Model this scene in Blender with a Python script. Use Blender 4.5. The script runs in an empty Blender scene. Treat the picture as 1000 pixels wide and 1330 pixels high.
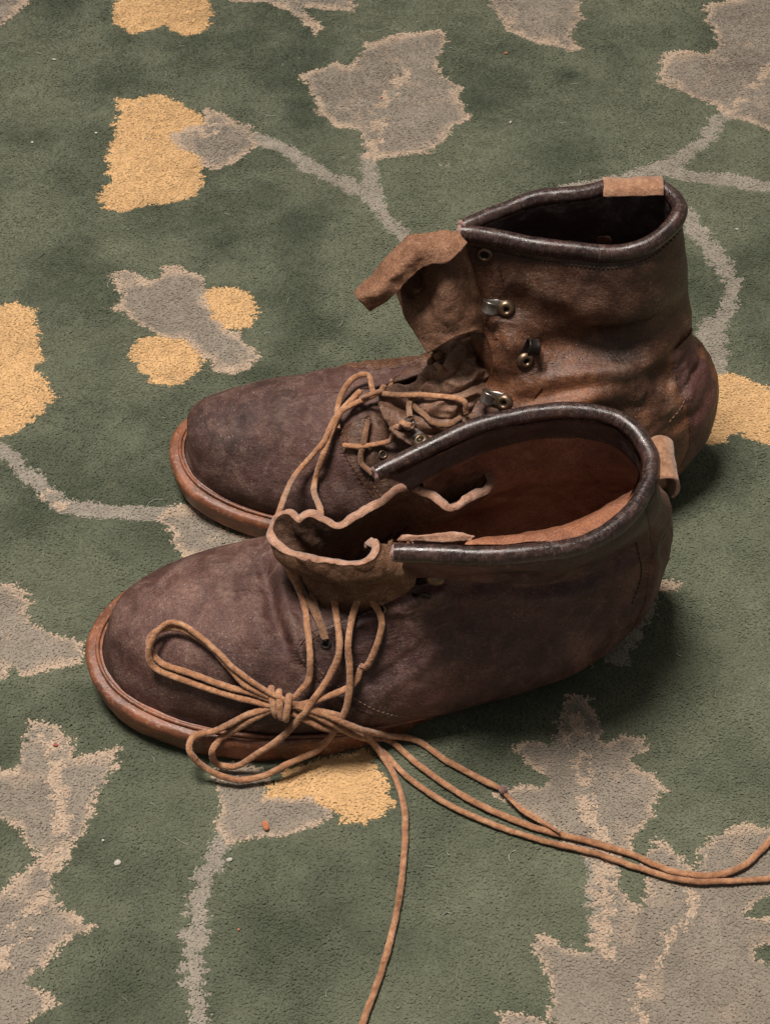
import bpy, bmesh, math, random
import numpy as np
from mathutils import Vector
from mathutils.bvhtree import BVHTree
random.seed(7); rng = np.random.default_rng(7)
scene = bpy.context.scene
COL = scene.collection

# ------------------------------------------------------------------ camera
FOC, DIST, PITCH = 2200.0, 0.9, math.radians(50)      # focal length in px of a 1000 px wide frame, metres, down-tilt
CAM = np.array([0, -DIST*math.cos(PITCH), DIST*math.sin(PITCH)])
FW = np.array([0, math.cos(PITCH), -math.sin(PITCH)]); RT = np.array([1., 0, 0]); UP = np.array([0, math.sin(PITCH), math.cos(PITCH)])
cd = bpy.data.cameras.new('camera'); cam = bpy.data.objects.new('camera', cd); COL.objects.link(cam)
cam.location = CAM; cam.rotation_euler = (math.pi/2-PITCH, 0, 0)
cd.sensor_fit = 'HORIZONTAL'; cd.sensor_width = 36; cd.lens = 36*FOC/1000; cd.clip_start = 0.02; cd.clip_end = 50
scene.camera = cam

# ------------------------------------------------------------------ world and lamps (a room lit by a ceiling lamp)
w = bpy.data.worlds.new('World'); scene.world = w; w.use_nodes = True
w.node_tree.nodes['Background'].inputs[0].default_value = (1.0, 0.94, 0.88, 1)
w.node_tree.nodes['Background'].inputs[1].default_value = 0.20
def area(name, loc, target, size, power, color):
    l = bpy.data.lights.new(name, 'AREA'); l.shape = 'DISK'; l.size = size; l.energy = power; l.color = color
    o = bpy.data.objects.new(name, l); COL.objects.link(o); o.location = loc
    o.rotation_euler = (Vector(target)-Vector(loc)).to_track_quat('-Z', 'Y').to_euler()
    return o
area('ceiling_lamp', (-0.30, 0.0, 1.80), (0, 0, 0), 0.50, 54, (1.0, 0.92, 0.85))
scene.view_settings.view_transform = 'Standard'; scene.view_settings.look = 'None'
scene.view_settings.exposure = 0.0; scene.view_settings.gamma = 1.0

# ------------------------------------------------------------------ helpers
def G(px, py, z=0.0):
    """point of the place at height z (cm) seen at photo pixel px,py; returns cm"""
    d = FW + RT*(px-500)/FOC + UP*(665-py)/FOC
    s = (z/100-CAM[2])/d[2]
    return (CAM + d*s)*100
def project(P):
    """cm points -> photo pixels"""
    v = P/100 - CAM
    dep = v@FW
    return 500+FOC*(v@RT)/dep, 665-FOC*(v@UP)/dep

def vnoise(P, scale, seed=0):
    """smooth value noise in -1..1, P (n,3) cm, scale = feature size in cm"""
    Q = P/scale + 37.31 + seed*17.7
    I = np.floor(Q).astype(np.int64); f = Q-I; f = f*f*f*(f*(f*6-15)+10)
    out = 0
    for dx in (0, 1):
        for dy in (0, 1):
            for dz in (0, 1):
                h = (I[:, 0]+dx)*374761393 + (I[:, 1]+dy)*668265263 + (I[:, 2]+dz)*2147483647 + seed*1274126177
                h = (h ^ (h >> 13))*1274126177; h = (h ^ (h >> 16)) & 0xffff
                wt = (f[:, 0] if dx else 1-f[:, 0])*(f[:, 1] if dy else 1-f[:, 1])*(f[:, 2] if dz else 1-f[:, 2])
                out = out + wt*(h/32767.5-1)
    return out
def fbm(P, scale, seed=0, octv=3):
    a = 1.0; r = 0
    for k in range(octv):
        r = r + a*vnoise(P, scale, seed+k); scale /= 2.1; a *= .5
    return r
def smooth(a, b, x):
    t = np.clip((x-a)/(b-a), 0, 1); return t*t*(3-2*t)

def catmull(P, n, closed=False):
    """P (k,...) -> n samples along uniform catmull-rom"""
    P = np.asarray(P, float); k = len(P)
    if closed: E = np.concatenate([P[-1:], P, P[:2]]); segs = k
    else: E = np.concatenate([2*P[:1]-P[1:2], P, 2*P[-1:]-P[-2:-1]]); segs = k-1
    t = np.linspace(0, segs, n, endpoint=not closed); i = np.minimum(t.astype(int), segs-1); f = (t-i).reshape((-1,)+(1,)*(P.ndim-1))
    a, b, c, d = E[i], E[i+1], E[i+2], E[i+3]
    return .5*((2*b)+(-a+c)*f+(2*a-5*b+4*c-d)*f*f+(-a+3*b-3*c+d)*f**3)

def new_obj(name, verts, faces, mats, parent=None, smoothf=True, midx=None):
    me = bpy.data.meshes.new(name)
    me.from_pydata([tuple(v) for v in np.asarray(verts)/100.0], [], [tuple(int(i) for i in f) for f in faces])
    for m in (mats if isinstance(mats, (list, tuple)) else [mats]): me.materials.append(m)
    if smoothf: me.polygons.foreach_set('use_smooth', [True]*len(me.polygons))
    if midx is not None: me.polygons.foreach_set('material_index', midx)
    me.validate(); me.update()
    o = bpy.data.objects.new(name, me); COL.objects.link(o)
    if parent is not None:
        o.parent = parent; o.matrix_parent_inverse = parent.matrix_basis.inverted()
    return o
def thing(name, label, cat, loc=(0, 0, 0), group=None):
    o = bpy.data.objects.new(name, None); COL.objects.link(o); o.location = loc; o.empty_display_size = .02
    o['label'] = label; o['category'] = cat
    if group: o['group'] = group
    bpy.context.view_layer.update()
    return o
def tag(o, label, cat, group=None):
    o['label'] = label; o['category'] = cat
    if group: o['group'] = group
def set_uv(o, uv):
    me = o.data; l = me.uv_layers.new(name='UVMap'); vi = np.zeros(len(me.loops), np.int32); me.loops.foreach_get('vertex_index', vi)
    l.data.foreach_set('uv', np.asarray(uv, np.float32)[vi].ravel())
def gridfaces(nr, nc, wrap=False):
    F = []
    for i in range(nr-1):
        for j in range(nc if wrap else nc-1):
            k = (j+1) % nc
            F.append((i*nc+j, i*nc+k, (i+1)*nc+k, (i+1)*nc+j))
    return F
def grid_normals(S):
    du = np.gradient(S, axis=1); dt = np.gradient(S, axis=0)
    n = np.cross(du, dt); l = np.linalg.norm(n, axis=2, keepdims=True); l[l < 1e-9] = 1
    return n/l
def shell(name, S, th, mats, parent, flip=1, edge_noise=0.0):
    """thick sheet from grid S (nr,nc,3); mats = outer, inner, edge"""
    nr, nc, _ = S.shape
    N = grid_normals(S)*flip
    A = S; B = S - N*(th*(1+.2*fbm(S.reshape(-1, 3), .9, 83, 2)).reshape(nr, nc)[..., None])
    V = np.concatenate([A.reshape(-1, 3), B.reshape(-1, 3)]); off = nr*nc
    F = gridfaces(nr, nc); F2 = [tuple(off+i for i in f[::-1]) for f in F]
    mi = [0]*len(F)+[1]*len(F)
    bd = [(0, j) for j in range(nc)] + [(i, nc-1) for i in range(1, nr)] + [(nr-1, j) for j in range(nc-2, -1, -1)] + [(i, 0) for i in range(nr-2, 0, -1)]
    idx = [i*nc+j for i, j in bd]; ed = []
    # rounded rim: a middle ring bulged outwards
    out = np.zeros((len(bd), 3))
    for q, (i, j) in enumerate(bd):
        ii = min(max(i, 1), nr-2); jj = min(max(j, 1), nc-2)
        dv = A[i, j]-A[ii, jj]; out[q] = dv/(np.linalg.norm(dv)+1e-9)
    mid = (V[idx]+V[[off+i for i in idx]])/2 + out*th*.16
    if edge_noise: mid += out*(fbm(mid, .22, 5)[:, None])*edge_noise
    mo = len(V); V = np.concatenate([V, mid]); L = len(idx)
    for q in range(L):
        r = (q+1) % L
        ed.append((idx[r], idx[q], mo+q, mo+r)); ed.append((mo+r, mo+q, off+idx[q], off+idx[r]))
    return new_obj(name, V, F+F2+ed, mats, parent, midx=mi+[2]*len(ed))
def frames(P, up=np.array([0, 0, 1.])):
    T = np.gradient(P, axis=0); T /= np.linalg.norm(T, axis=1, keepdims=True)+1e-12
    N = np.zeros_like(P); n = np.cross(T[0], up)
    if np.linalg.norm(n) < .1: n = np.cross(T[0], [1, 0, 0])
    n /= np.linalg.norm(n)
    for i in range(len(P)):
        n = n - T[i]*(n@T[i]); n /= np.linalg.norm(n)+1e-12; N[i] = n
    return T, N, np.cross(T, N)
def tube_geo(P, r, seg=10, cap=True, wob=0.0, flat=1.0, seed=0):
    """returns verts, faces ; r scalar or array"""
    P = np.asarray(P, float); n = len(P); T, N, B = frames(P)
    r = np.broadcast_to(np.asarray(r, float), (n,)).copy()
    a = np.linspace(0, 2*math.pi, seg, endpoint=False)
    V = P[:, None]+r[:, None, None]*(np.cos(a)[None, :, None]*N[:, None]+flat*np.sin(a)[None, :, None]*B[:, None])
    V = V.reshape(-1, 3)
    if wob:
        C = np.repeat(P, seg, 0); d = V-C
        V = C+d*(1+wob*fbm(V, .5, seed, 2)[:, None])
    F = gridfaces(n, seg, True)
    F = [f[::-1] for f in F]
    if cap:
        c0 = len(V); V = np.concatenate([V, [P[0]-T[0]*r[0]*.3], [P[-1]+T[-1]*r[-1]*.3]])
        for j in range(seg):
            k = (j+1) % seg
            F.append((c0, k, j)); F.append((c0+1, (n-1)*seg+j, (n-1)*seg+k))
    F = [f[::-1] for f in F]
    return V, F

# ------------------------------------------------------------------ materials
def lin(c): return tuple(((x/255)/12.92 if x/255 <= .04045 else ((x/255+.055)/1.055)**2.4) for x in c)+(1,)
class M:
    def __init__(s, name):
        s.m = bpy.data.materials.new(name); s.m.use_nodes = True; s.nt = s.m.node_tree
        s.b = s.nt.nodes['Principled BSDF']; s.tc = s.nt.nodes.new('ShaderNodeTexCoord')
    def n(s, t, **k):
        x = s.nt.nodes.new('ShaderNode'+t)
        for a, v in k.items(): setattr(x, a, v)
        return x
    def l(s, a, b): s.nt.links.new(a, b)
    def noise(s, scale, detail=4, rough=.55, stretch=None, dist=0.0, coord='Object'):
        x = s.n('TexNoise'); x.inputs['Scale'].default_value = scale; x.inputs['Detail'].default_value = detail
        x.inputs['Roughness'].default_value = rough; x.inputs['Distortion'].default_value = dist
        if stretch is not None:
            mp = s.n('Mapping'); mp.inputs['Scale'].default_value = stretch; s.l(s.tc.outputs[coord], mp.inputs[0]); s.l(mp.outputs[0], x.inputs['Vector'])
        else: s.l(s.tc.outputs[coord], x.inputs['Vector'])
        return x.outputs['Fac']
    def ramp(s, fac, stops):
        r = s.n('ValToRGB'); e = r.color_ramp.elements
        while len(e) < len(stops): e.new(.5)
        for i, (p, c) in enumerate(stops): e[i].position = p; e[i].color = c if len(c) == 4 else lin(c)
        s.l(fac, r.inputs[0]); return r.outputs[0]
    def bw(s, fac, a, b, lo=0., hi=1.):
        r = s.n('MapRange'); r.inputs[1].default_value = a; r.inputs[2].default_value = b; r.inputs[3].default_value = lo; r.inputs[4].default_value = hi
        s.l(fac, r.inputs[0]); return r.outputs[0]
    def mix(s, fac, a, b, mode='MIX'):
        x = s.n('MixRGB', blend_type=mode)
        for i, v in ((0, fac), (1, a), (2, b)):
            if isinstance(v, (int, float)): x.inputs[i].default_value = v
            elif isinstance(v, tuple): x.inputs[i].default_value = v
            else: s.l(v, x.inputs[i])
        return x.outputs[0]
    def math(s, op, a, b):
        x = s.n('Math', operation=op)
        for i, v in ((0, a), (1, b)):
            if isinstance(v, (int, float)): x.inputs[i].default_value = v
            else: s.l(v, x.inputs[i])
        return x.outputs[0]
    def bump(s, h, dist, strength=1.0, prev=None):
        x = s.n('Bump'); x.inputs['Distance'].default_value = dist; x.inputs['Strength'].default_value = strength
        s.l(h, x.inputs['Height'])
        if prev is not None: s.l(prev, x.inputs['Normal'])
        return x.outputs[0]
    def out(s, col, rough, normal=None, spec=.5, sheen=0):
        if isinstance(col, tuple): s.b.inputs['Base Color'].default_value = col
        else: s.l(col, s.b.inputs['Base Color'])
        if isinstance(rough, (int, float)): s.b.inputs['Roughness'].default_value = rough
        else: s.l(rough, s.b.inputs['Roughness'])
        if normal is not None: s.l(normal, s.b.inputs['Normal'])
        s.b.inputs['Specular IOR Level'].default_value = spec
        if sheen:
            s.b.inputs['Sheen Weight'].default_value = sheen; s.b.inputs['Sheen Roughness'].default_value = .5
        return s.m

def leather(name, dark, mid, light, dust=.5, gloss=(.42, .7), dustc=(150, 132, 120), crack=1.0, spec=.45, scuff=.7):
    m = M(name)
    big = m.noise(28, 5, .6); med = m.noise(90, 6, .65, dist=.6); fine = m.noise(420, 5, .7); grit = m.noise(1300, 3, .6)
    low = m.noise(11, 3, .5); c = m.ramp(m.math('ADD', m.math('MULTIPLY', low, .45), m.math('ADD', m.math('MULTIPLY', big, .3), m.math('MULTIPLY', med, .25))), [(.38, dark), (.5, mid), (.62, light)])
    d = m.bw(med, .46, .72, 0, dust); d2 = m.math('MULTIPLY', d, m.bw(fine, .38, .62, .2, 1.0))
    c = m.mix(d2, c, lin(dustc))
    c = m.mix(m.bw(grit, .35, .65, .0, .7), c, m.mix(1.0, c, lin((120, 110, 105)), 'MULTIPLY'))
    # speckles of dust
    sp = m.n('TexVoronoi'); sp.inputs['Scale'].default_value = 260; m.l(m.tc.outputs['Object'], sp.inputs['Vector'])
    spk = m.math('MULTIPLY', m.bw(sp.outputs['Distance'], .05, .13, 1, 0), m.bw(big, .48, .62, 0, 1))
    c = m.mix(m.math('MULTIPLY', spk, .45*min(dust*2, 1)), c, lin((165, 155, 145)))
    sp2 = m.n('TexVoronoi'); sp2.inputs['Scale'].default_value = 620; m.l(m.tc.outputs['Object'], sp2.inputs['Vector'])
    pin = m.math('MULTIPLY', m.bw(sp2.outputs['Distance'], .10, .30, 1, 0), m.bw(m.noise(45, 3, .6), .47, .64, 0, 1)); rs = m.n('SeparateColor'); m.l(sp2.outputs['Color'], rs.inputs[0]); pin = m.math('MULTIPLY', pin, m.bw(rs.outputs[0], .55, .6, 0, 1)); c = m.mix(m.math('MULTIPLY', pin, .5*scuff), c, lin((190, 176, 164)))
    wa = m.n('Attribute', attribute_name='wear'); c = m.mix(m.math('MULTIPLY', wa.outputs['Fac'], m.bw(fine, .3, .65, .0, .5)), c, m.mix(.4, c, lin((170, 140, 122))))
    stn = m.noise(38, 6, .75, dist=1.0); c = m.mix(m.bw(stn, .54, .68, 0, .5), c, m.mix(1.0, c, lin((110, 100, 96)), 'MULTIPLY'))
    sc3 = m.noise(24, 8, .8, dist=.4); c = m.mix(m.math('MULTIPLY', m.bw(sc3, .60, .70, 0, scuff), m.bw(fine, .4, .62, 0, .8)), c, lin((146, 130, 120)))
    hn = m.noise(75, 3, .6, dist=2.0); hl = m.bw(m.math('ABSOLUTE', m.math('SUBTRACT', hn, .5), 0.), .0, .010, 1, 0)
    c = m.mix(m.math('MULTIPLY', m.math('MULTIPLY', hl, m.bw(med, .48, .6, 0, 1)), .35*scuff), c, lin((176, 140, 118)))
    # fine scratches
    s1 = m.noise(60, 4, .7, stretch=(1, 14, 6), dist=1.5); s2 = m.noise(70, 4, .7, stretch=(12, 1.5, 5), dist=1.2)
    scr = m.math('MAXIMUM', m.bw(s1, .66, .72, 0, 1), m.bw(s2, .67, .73, 0, 1))
    c = m.mix(m.math('MULTIPLY', scr, .35), c, lin(dustc))
    vo = m.n('TexVoronoi', feature='DISTANCE_TO_EDGE'); vo.inputs['Scale'].default_value = 520
    nd = m.n('TexNoise'); nd.inputs['Scale'].default_value = 80; m.l(m.tc.outputs['Object'], nd.inputs['Vector'])
    add = m.mix(.06, m.tc.outputs['Object'], nd.outputs['Color']); m.l(add, vo.inputs['Vector'])
    nrm = m.bump(vo.outputs['Distance'], .00035*crack, .5)
    nrm = m.bump(fine, .0009, .55, nrm); nrm = m.bump(m.noise(170, 5, .7, stretch=(1, 2.2, 1.6), dist=1.2), .0009, .5, nrm); nrm = m.bump(grit, .0002, .6, nrm)
    r = m.bw(med, .35, .65, gloss[0], gloss[1])
    return m.out(c, r, nrm, spec)

M_upper = leather('old brown oiled leather', (44, 28, 26), (74, 46, 42), (116, 75, 67), .26, gloss=(.36, .6), dustc=(140, 124, 116))
M_upper_far = leather('old russet oiled leather', (52, 36, 28), (92, 60, 43), (150, 97, 64), .26, gloss=(.25, .5), dustc=(140, 112, 92))
M_vamp = leather('dusty brown toe leather', (58, 40, 36), (92, 63, 56), (122, 89, 80), .45, gloss=(.5, .75), spec=.35)
M_tongue = leather('soft tan tongue leather', (70, 49, 38), (102, 74, 57), (140, 106, 84), .3, gloss=(.6, .85), spec=.3)
M_bellows = leather('crumpled brown tongue leather', (70, 48, 38), (118, 86, 68), (170, 134, 110), .3, gloss=(.42, .7), spec=.4)
M_tab_leather = leather('tan suede side of tongue', (112, 80, 60), (150, 110, 84), (182, 140, 112), .2, gloss=(.75, .95), spec=.2)
M_far_tongue = leather('soft brown far tongue', (92, 64, 48), (138, 100, 76), (178, 136, 108), .3, gloss=(.55, .8), spec=.3)
M_tongue_in = leather('dark tongue inside', (80, 56, 42), (116, 84, 62), (150, 114, 88), .2, gloss=(.7, .9), spec=.2)
M_lining = leather('russet leather lining', (106, 72, 58), (156, 110, 90), (196, 152, 130), .4, gloss=(.5, .75), dustc=(190, 150, 125), crack=.5)
M_lining_far = leather('grey brown worn lining', (90, 74, 66), (126, 106, 96), (164, 142, 130), .5, gloss=(.5, .75), dustc=(150, 140, 130), crack=.5)
M_insole = leather('orange insole leather', (120, 74, 50), (164, 106, 74), (196, 138, 102), .2, gloss=(.6, .8))
def binding():
    m = M('dark brown collar binding leather')
    a = m.noise(60, 4, .6); f = m.noise(1100, 4, .7)
    ac = m.noise(1.0, 5, .75, stretch=(30, 2.5, 1), dist=.6, coord='UV'); al = m.noise(1.0, 4, .65, stretch=(2.2, 6, 1), coord='UV')
    c = m.ramp(a, [(.35, (26, 17, 15)), (.55, (40, 27, 24)), (.72, (60, 41, 36))])
    wv = m.math('MULTIPLY', m.bw(ac, .49, .64, 0, .7), m.bw(al, .42, .58, .05, .95)); wv = m.math('MULTIPLY', wv, m.bw(f, .35, .6, .35, 1))
    c = m.mix(wv, c, lin((150, 118, 108)))
    n = m.bump(ac, .0002, .4); n = m.bump(f, .0003, .4, n)
    return m.out(c, m.bw(al, .35, .65, .18, .42), n, .6)
M_bind = binding()
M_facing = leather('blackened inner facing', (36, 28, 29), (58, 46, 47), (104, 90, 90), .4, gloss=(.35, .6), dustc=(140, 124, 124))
def suede(name, a, b, c3, s=.0012):
    m = M(name); n1 = m.noise(110, 4, .6); n2 = m.noise(1400, 4, .75); n3 = m.noise(380, 4, .6)
    c = m.ramp(m.math('ADD', m.math('MULTIPLY', n1, .55), m.math('MULTIPLY', n3, .45)), [(.34, a), (.5, b), (.66, c3)])
    c = m.mix(m.bw(n2, .35, .65, .5, 0), c, m.mix(1.0, c, lin((150, 135, 125)), 'MULTIPLY'))
    n = m.bump(n2, .0006, .8); n = m.bump(n3, s, .7, n)
    return m.out(c, .92, n, .2, .25)
M_edge = suede('cut suede edge', (134, 98, 78), (176, 134, 110), (206, 166, 142))
M_tab = suede('tan pull tab suede', (128, 92, 70), (160, 120, 92), (186, 146, 116))
M_lace = suede('rawhide lace', (130, 90, 62), (174, 125, 90), (206, 160, 122))
M_lace_dull = suede('worn brown lace', (98, 70, 50), (134, 98, 70), (164, 122, 92))
M_endcut = suede('raw pink binding end', (96, 70, 68), (150, 116, 108), (184, 150, 138))
def rubber():
    m = M('amber rubber sole'); a = m.noise(50, 5, .6); f = m.noise(500, 4, .6); s = m.noise(60, 4, .7, stretch=(3, 3, 16))
    c = m.ramp(a, [(.32, (84, 50, 34)), (.5, (118, 70, 46)), (.68, (150, 94, 64))])
    c = m.mix(m.bw(s, .55, .7, 0, .45), c, lin((120, 96, 82)))
    c = m.mix(m.bw(f, .56, .68, 0, .4), c, lin((186, 156, 134))); dk = m.noise(130, 5, .75); c = m.mix(m.bw(dk, .52, .66, 0, .55), c, lin((58, 42, 34)))
    n = m.bump(f, .0004, .5); n = m.bump(s, .0006, .5, n)
    return m.out(c, m.bw(a, .3, .7, .38, .6), n, .5)
M_sole = rubber()
def plain(name, c, r, metal=0, spec=.5, bumpd=0):
    m = M(name); f = m.noise(300, 4, .6); cc = m.mix(m.bw(f, .4, .65, 0, .5), lin(c), lin(tuple(x*.55 for x in c)))
    m.b.inputs['Metallic'].default_value = metal
    return m.out(cc, m.bw(f, .3, .7, r*.8, min(r*1.3, 1)), m.bump(f, .0004, .4), spec)
M_brass = plain('tarnished brass', (128, 108, 88), .38, .9)
M_steel = plain('worn steel', (168, 160, 152), .28, .95)
M_blackmetal = plain('black japanned hook', (44, 36, 32), .35, .5)
M_thread = plain('dark waxed thread', (44, 34, 30), .7)
M_hole_shade = plain('dark hole', (16, 12, 10), .9)  # near-black colour painted for the shade inside eyelets and rivets
M_stitch_light = plain('tan thread', (120, 92, 72), .8)

# ------------------------------------------------------------------ carpet
GOLD = [
 [(148,125),(165,128),(200,120),(225,128),(245,140),(262,150),(268,160),(245,165),(228,172),(220,180),(240,192),(258,200),(265,215),(262,235),(268,240),(245,258),(215,265),(190,265),(165,275),(135,272),(133,255),(140,235),(138,205),(145,185),(150,160),(155,145)],
 [(155,-30),(152,0),(143,15),(150,30),(175,45),(200,38),(213,30),(225,40),(250,45),(272,38),(277,20),(272,0),(280,-30)],
 [(-60,400),(0,395),(20,393),(48,405),(52,440),(55,470),(48,480),(72,510),(60,530),(45,545),(20,560),(0,567),(-60,560)],
 [(265,375),(300,373),(325,382),(334,400),(330,415),(315,430),(290,425),(275,410)],
 [(168,455),(180,440),(200,435),(235,440),(262,465),(255,485),(240,497),(215,502),(195,495),(185,480)],
 [(880,490),(920,485),(950,483),(970,492),(1000,505),(1050,520),(1060,570),(1000,577),(975,570),(960,560),(945,575),(920,578),(880,560)],
 [(340,1040),(350,1015),(370,1000),(470,970),(500,1000),(508,1045),(490,1060),(470,1070),(450,1068),(430,1050),(410,1030),(380,1035)]]
GREY = [
 [(262,140),(300,152),(325,165),(333,180),(345,185),(330,192),(310,208),(280,220),(265,215),(258,200),(240,195),(220,180),(228,172),(245,165),(268,160)],
 [(390,95),(415,90),(435,80),(450,85),(470,70),(475,55),(510,45),(540,40),(575,38),(582,50),(570,75),(575,95),(600,110),(598,125),(612,150),(590,165),(575,185),(555,198),(520,200),(490,208),(475,200),(470,170),(440,165),(415,145),(408,120)],
 [(290,-40),(300,0),(350,3),(380,15),(415,46),(418,30),(405,10),(460,15),(470,-40)],
 [(625,-40),(635,0),(650,20),(660,40),(690,52),(720,58),(740,65),(754,62),(740,45),(757,20),(750,0),(745,-40)],
 [(915,5),(945,0),(1060,-40),(1080,180),(1000,168),(960,155),(940,150),(920,130),(880,115),(856,108),(862,70),(890,65),(920,68),(935,60),(930,40),(918,25)],
 [(140,352),(170,350),(195,365),(210,362),(212,348),(235,345),(265,360),(270,380),(275,410),(290,425),(315,435),(338,465),(325,480),(300,485),(280,480),(262,465),(235,442),(205,435),(190,425),(165,408),(148,400),(165,385),(150,370)],
 [(205,665),(240,655),(300,690),(340,700),(330,720),(300,720),(235,728),(222,700)],
 [(-60,760),(0,760),(20,758),(38,775),(35,800),(60,820),(112,835),(108,860),(70,872),(30,880),(15,870),(0,885),(-60,900)],
 [(-60,1000),(10,1000),(28,1000),(30,960),(45,935),(70,940),(95,960),(95,985),(115,980),(157,968),(150,990),(130,1020),(125,1045),(105,1080),(90,1110),(75,1130),(72,1160),(78,1180),(100,1190),(121,1205),(95,1220),(70,1235),(50,1265),(30,1275),(60,1290),(85,1303),(55,1315),(35,1330),(20,1400),(-100,1400),(-100,1190),(0,1165),(25,1140),(50,1115),(30,1085),(10,1070),(0,1060),(-60,1050)],
 [(280,1010),(300,990),(345,1000),(340,1040),(380,1035),(410,1030),(430,1052),(420,1070),(380,1085),(330,1090),(300,1100),(285,1080)],
 [(725,930),(740,900),(765,905),(775,945),(790,965),(810,952),(837,955),(838,965),(822,990),(845,1005),(869,1022),(850,1040),(838,1070),(820,1095),(815,1115),(790,1125),(770,1120),(740,1100),(710,1075),(665,1045),(640,1030),(670,1020),(700,1022),(715,1010),(690,995),(667,968),(690,960),(720,968)],
 [(765,1120),(800,1130),(815,1165),(835,1180),(845,1150),(835,1130),(848,1095),(865,1088),(888,1120),(905,1130),(910,1105),(940,1080),(975,1068),(1060,1075),(1060,1400),(720,1400),(715,1290),(710,1260),(694,1235),(695,1213),(720,1216),(742,1235),(765,1238),(775,1200)],
 [(640,1330),(655,1312),(700,1320),(708,1345),(640,1345)],
 [(840,757),(877,757),(862,766),(848,776)],
 [(-40,40),(0,34),(30,10),(48,-10),(0,-20)]]
GREY_STROKES = [([(330,178),(365,190),(400,215),(440,235),(475,250),(500,280),(524,306)],17), ([(482,195),(479,225),(484,255)],22),
 ([(955,145),(935,152),(915,185),(880,207),(850,218),(800,236),(730,250),(640,280),(600,300)],17), ([(850,218),(900,228),(1010,242)],15),
 ([(886,275),(915,312),(940,345),(955,372),(943,410),(925,440)],21), ([(925,430),(925,475)],38),
 ([(-10,575),(15,595),(45,625),(75,650),(100,662),(150,665),(240,668)],19), ([(297,1085),(275,1120),(262,1150),(255,1200),(250,1260),(262,1345)],25),
 ([(775,1095),(783,1150),(790,1240)],42), ([(838,775),(822,812),(800,850)],34), ([(575,210),(580,215)],2)]
BEIGE_STROKES = [([(525,95),(500,130),(488,165),(482,205)],17), ([(1000,85),(975,115),(950,142)],13), ([(745,925),(752,980),(765,1040),(785,1115),(780,1200),(785,1240)],20),
 ([(62,960),(75,1010),(78,1060),(62,1120)],24), ([(0,1250),(30,1200),(55,1160)],18), ([(860,1230),(835,1290),(830,1345)],14), ([(910,1140),(890,1190),(860,1230)],14), ([(240,165),(265,172),(280,165)],12),
 ([(840,762),(875,759)],14), ([(60,640),(85,655)],14)]
GREEN_ON_TOP = [[(985,1165),(1000,1160),(1060,1160),(1060,1190),(965,1190)], [(985,1235),(1000,1228),(1060,1230),(1060,1250),(995,1255)], [(395,6),(420,20),(418,28),(402,20)]]
RX0, RY0, RW, RH = -60, -40, 1120, 1400
def raster_poly(img, poly):
    P = np.array(poly, float); P[:, 0] -= RX0; P[:, 1] -= RY0
    x0, x1 = int(max(0, P[:, 0].min())), int(min(RW, P[:, 0].max()+1)); y0, y1 = int(max(0, P[:, 1].min())), int(min(RH, P[:, 1].max()+1))
    if x1 <= x0 or y1 <= y0: return
    X, Y = np.meshgrid(np.arange(x0, x1)+.5, np.arange(y0, y1)+.5); ins = np.zeros(X.shape, bool)
    for i in range(len(P)):
        (xa, ya), (xb, yb) = P[i-1], P[i]
        if ya == yb: continue
        ins ^= ((ya > Y) != (yb > Y)) & (X < (xb-xa)*(Y-ya)/(yb-ya)+xa)
    img[y0:y1, x0:x1] |= ins
def raster_stroke(img, pts, wd):
    P = np.array(pts, float)
    for i in range(len(P)-1):
        a, b = P[i]-(RX0, RY0), P[i+1]-(RX0, RY0)
        x0, x1 = int(max(0, min(a[0], b[0])-wd)), int(min(RW, max(a[0], b[0])+wd)); y0, y1 = int(max(0, min(a[1], b[1])-wd)), int(min(RH, max(a[1], b[1])+wd))
        if x1 <= x0 or y1 <= y0: continue
        X, Y = np.meshgrid(np.arange(x0, x1)+.5, np.arange(y0, y1)+.5); d = b-a
        t = np.clip(((X-a[0])*d[0]+(Y-a[1])*d[1])/(d@d), 0, 1)
        img[y0:y1, x0:x1] |= np.hypot(X-a[0]-t*d[0], Y-a[1]-t*d[1]) < wd/2
def box(img, r):
    a = img.astype(np.float32)
    for ax in (0, 1):
        c = np.cumsum(np.pad(a, [(r+1, r) if k == ax else (0, 0) for k in (0, 1)], mode='edge'), axis=ax)
        a = (np.take(c, range(2*r+1, c.shape[ax]), axis=ax)-np.take(c, range(0, c.shape[ax]-2*r-1), axis=ax))/(2*r+1)
    return a
grey = np.zeros((RH, RW), bool); gold = grey.copy(); bei = grey.copy(); vine = grey.copy()
for p in GREY: raster_poly(grey, p)
for p, wd in GREY_STROKES: raster_stroke(vine, p, wd)
for p in GOLD: raster_poly(gold, p)
for p, wd in BEIGE_STROKES: raster_stroke(bei, p, wd)
grn = np.zeros_like(grey)
for p in GREEN_ON_TOP: raster_poly(grn, p)
grey &= ~grn; vine &= ~grey
inner = box(box(grey, 9), 6)                 # 1 deep inside a leaf, .5 on its border
C_GREEN = np.array(lin((79, 84, 69))[:3]); C_GREEN2 = np.array(lin((103, 106, 88))[:3]); C_DKGREEN = np.array(lin((56, 63, 49))[:3])
C_GREY = np.array(lin((130, 121, 109))[:3]); C_BEIGE = np.array(lin((170, 150, 130))[:3]); C_GOLD = np.array(lin((194, 157, 112))[:3]); C_VINE = np.array(lin((140, 132, 120))[:3])
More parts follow.
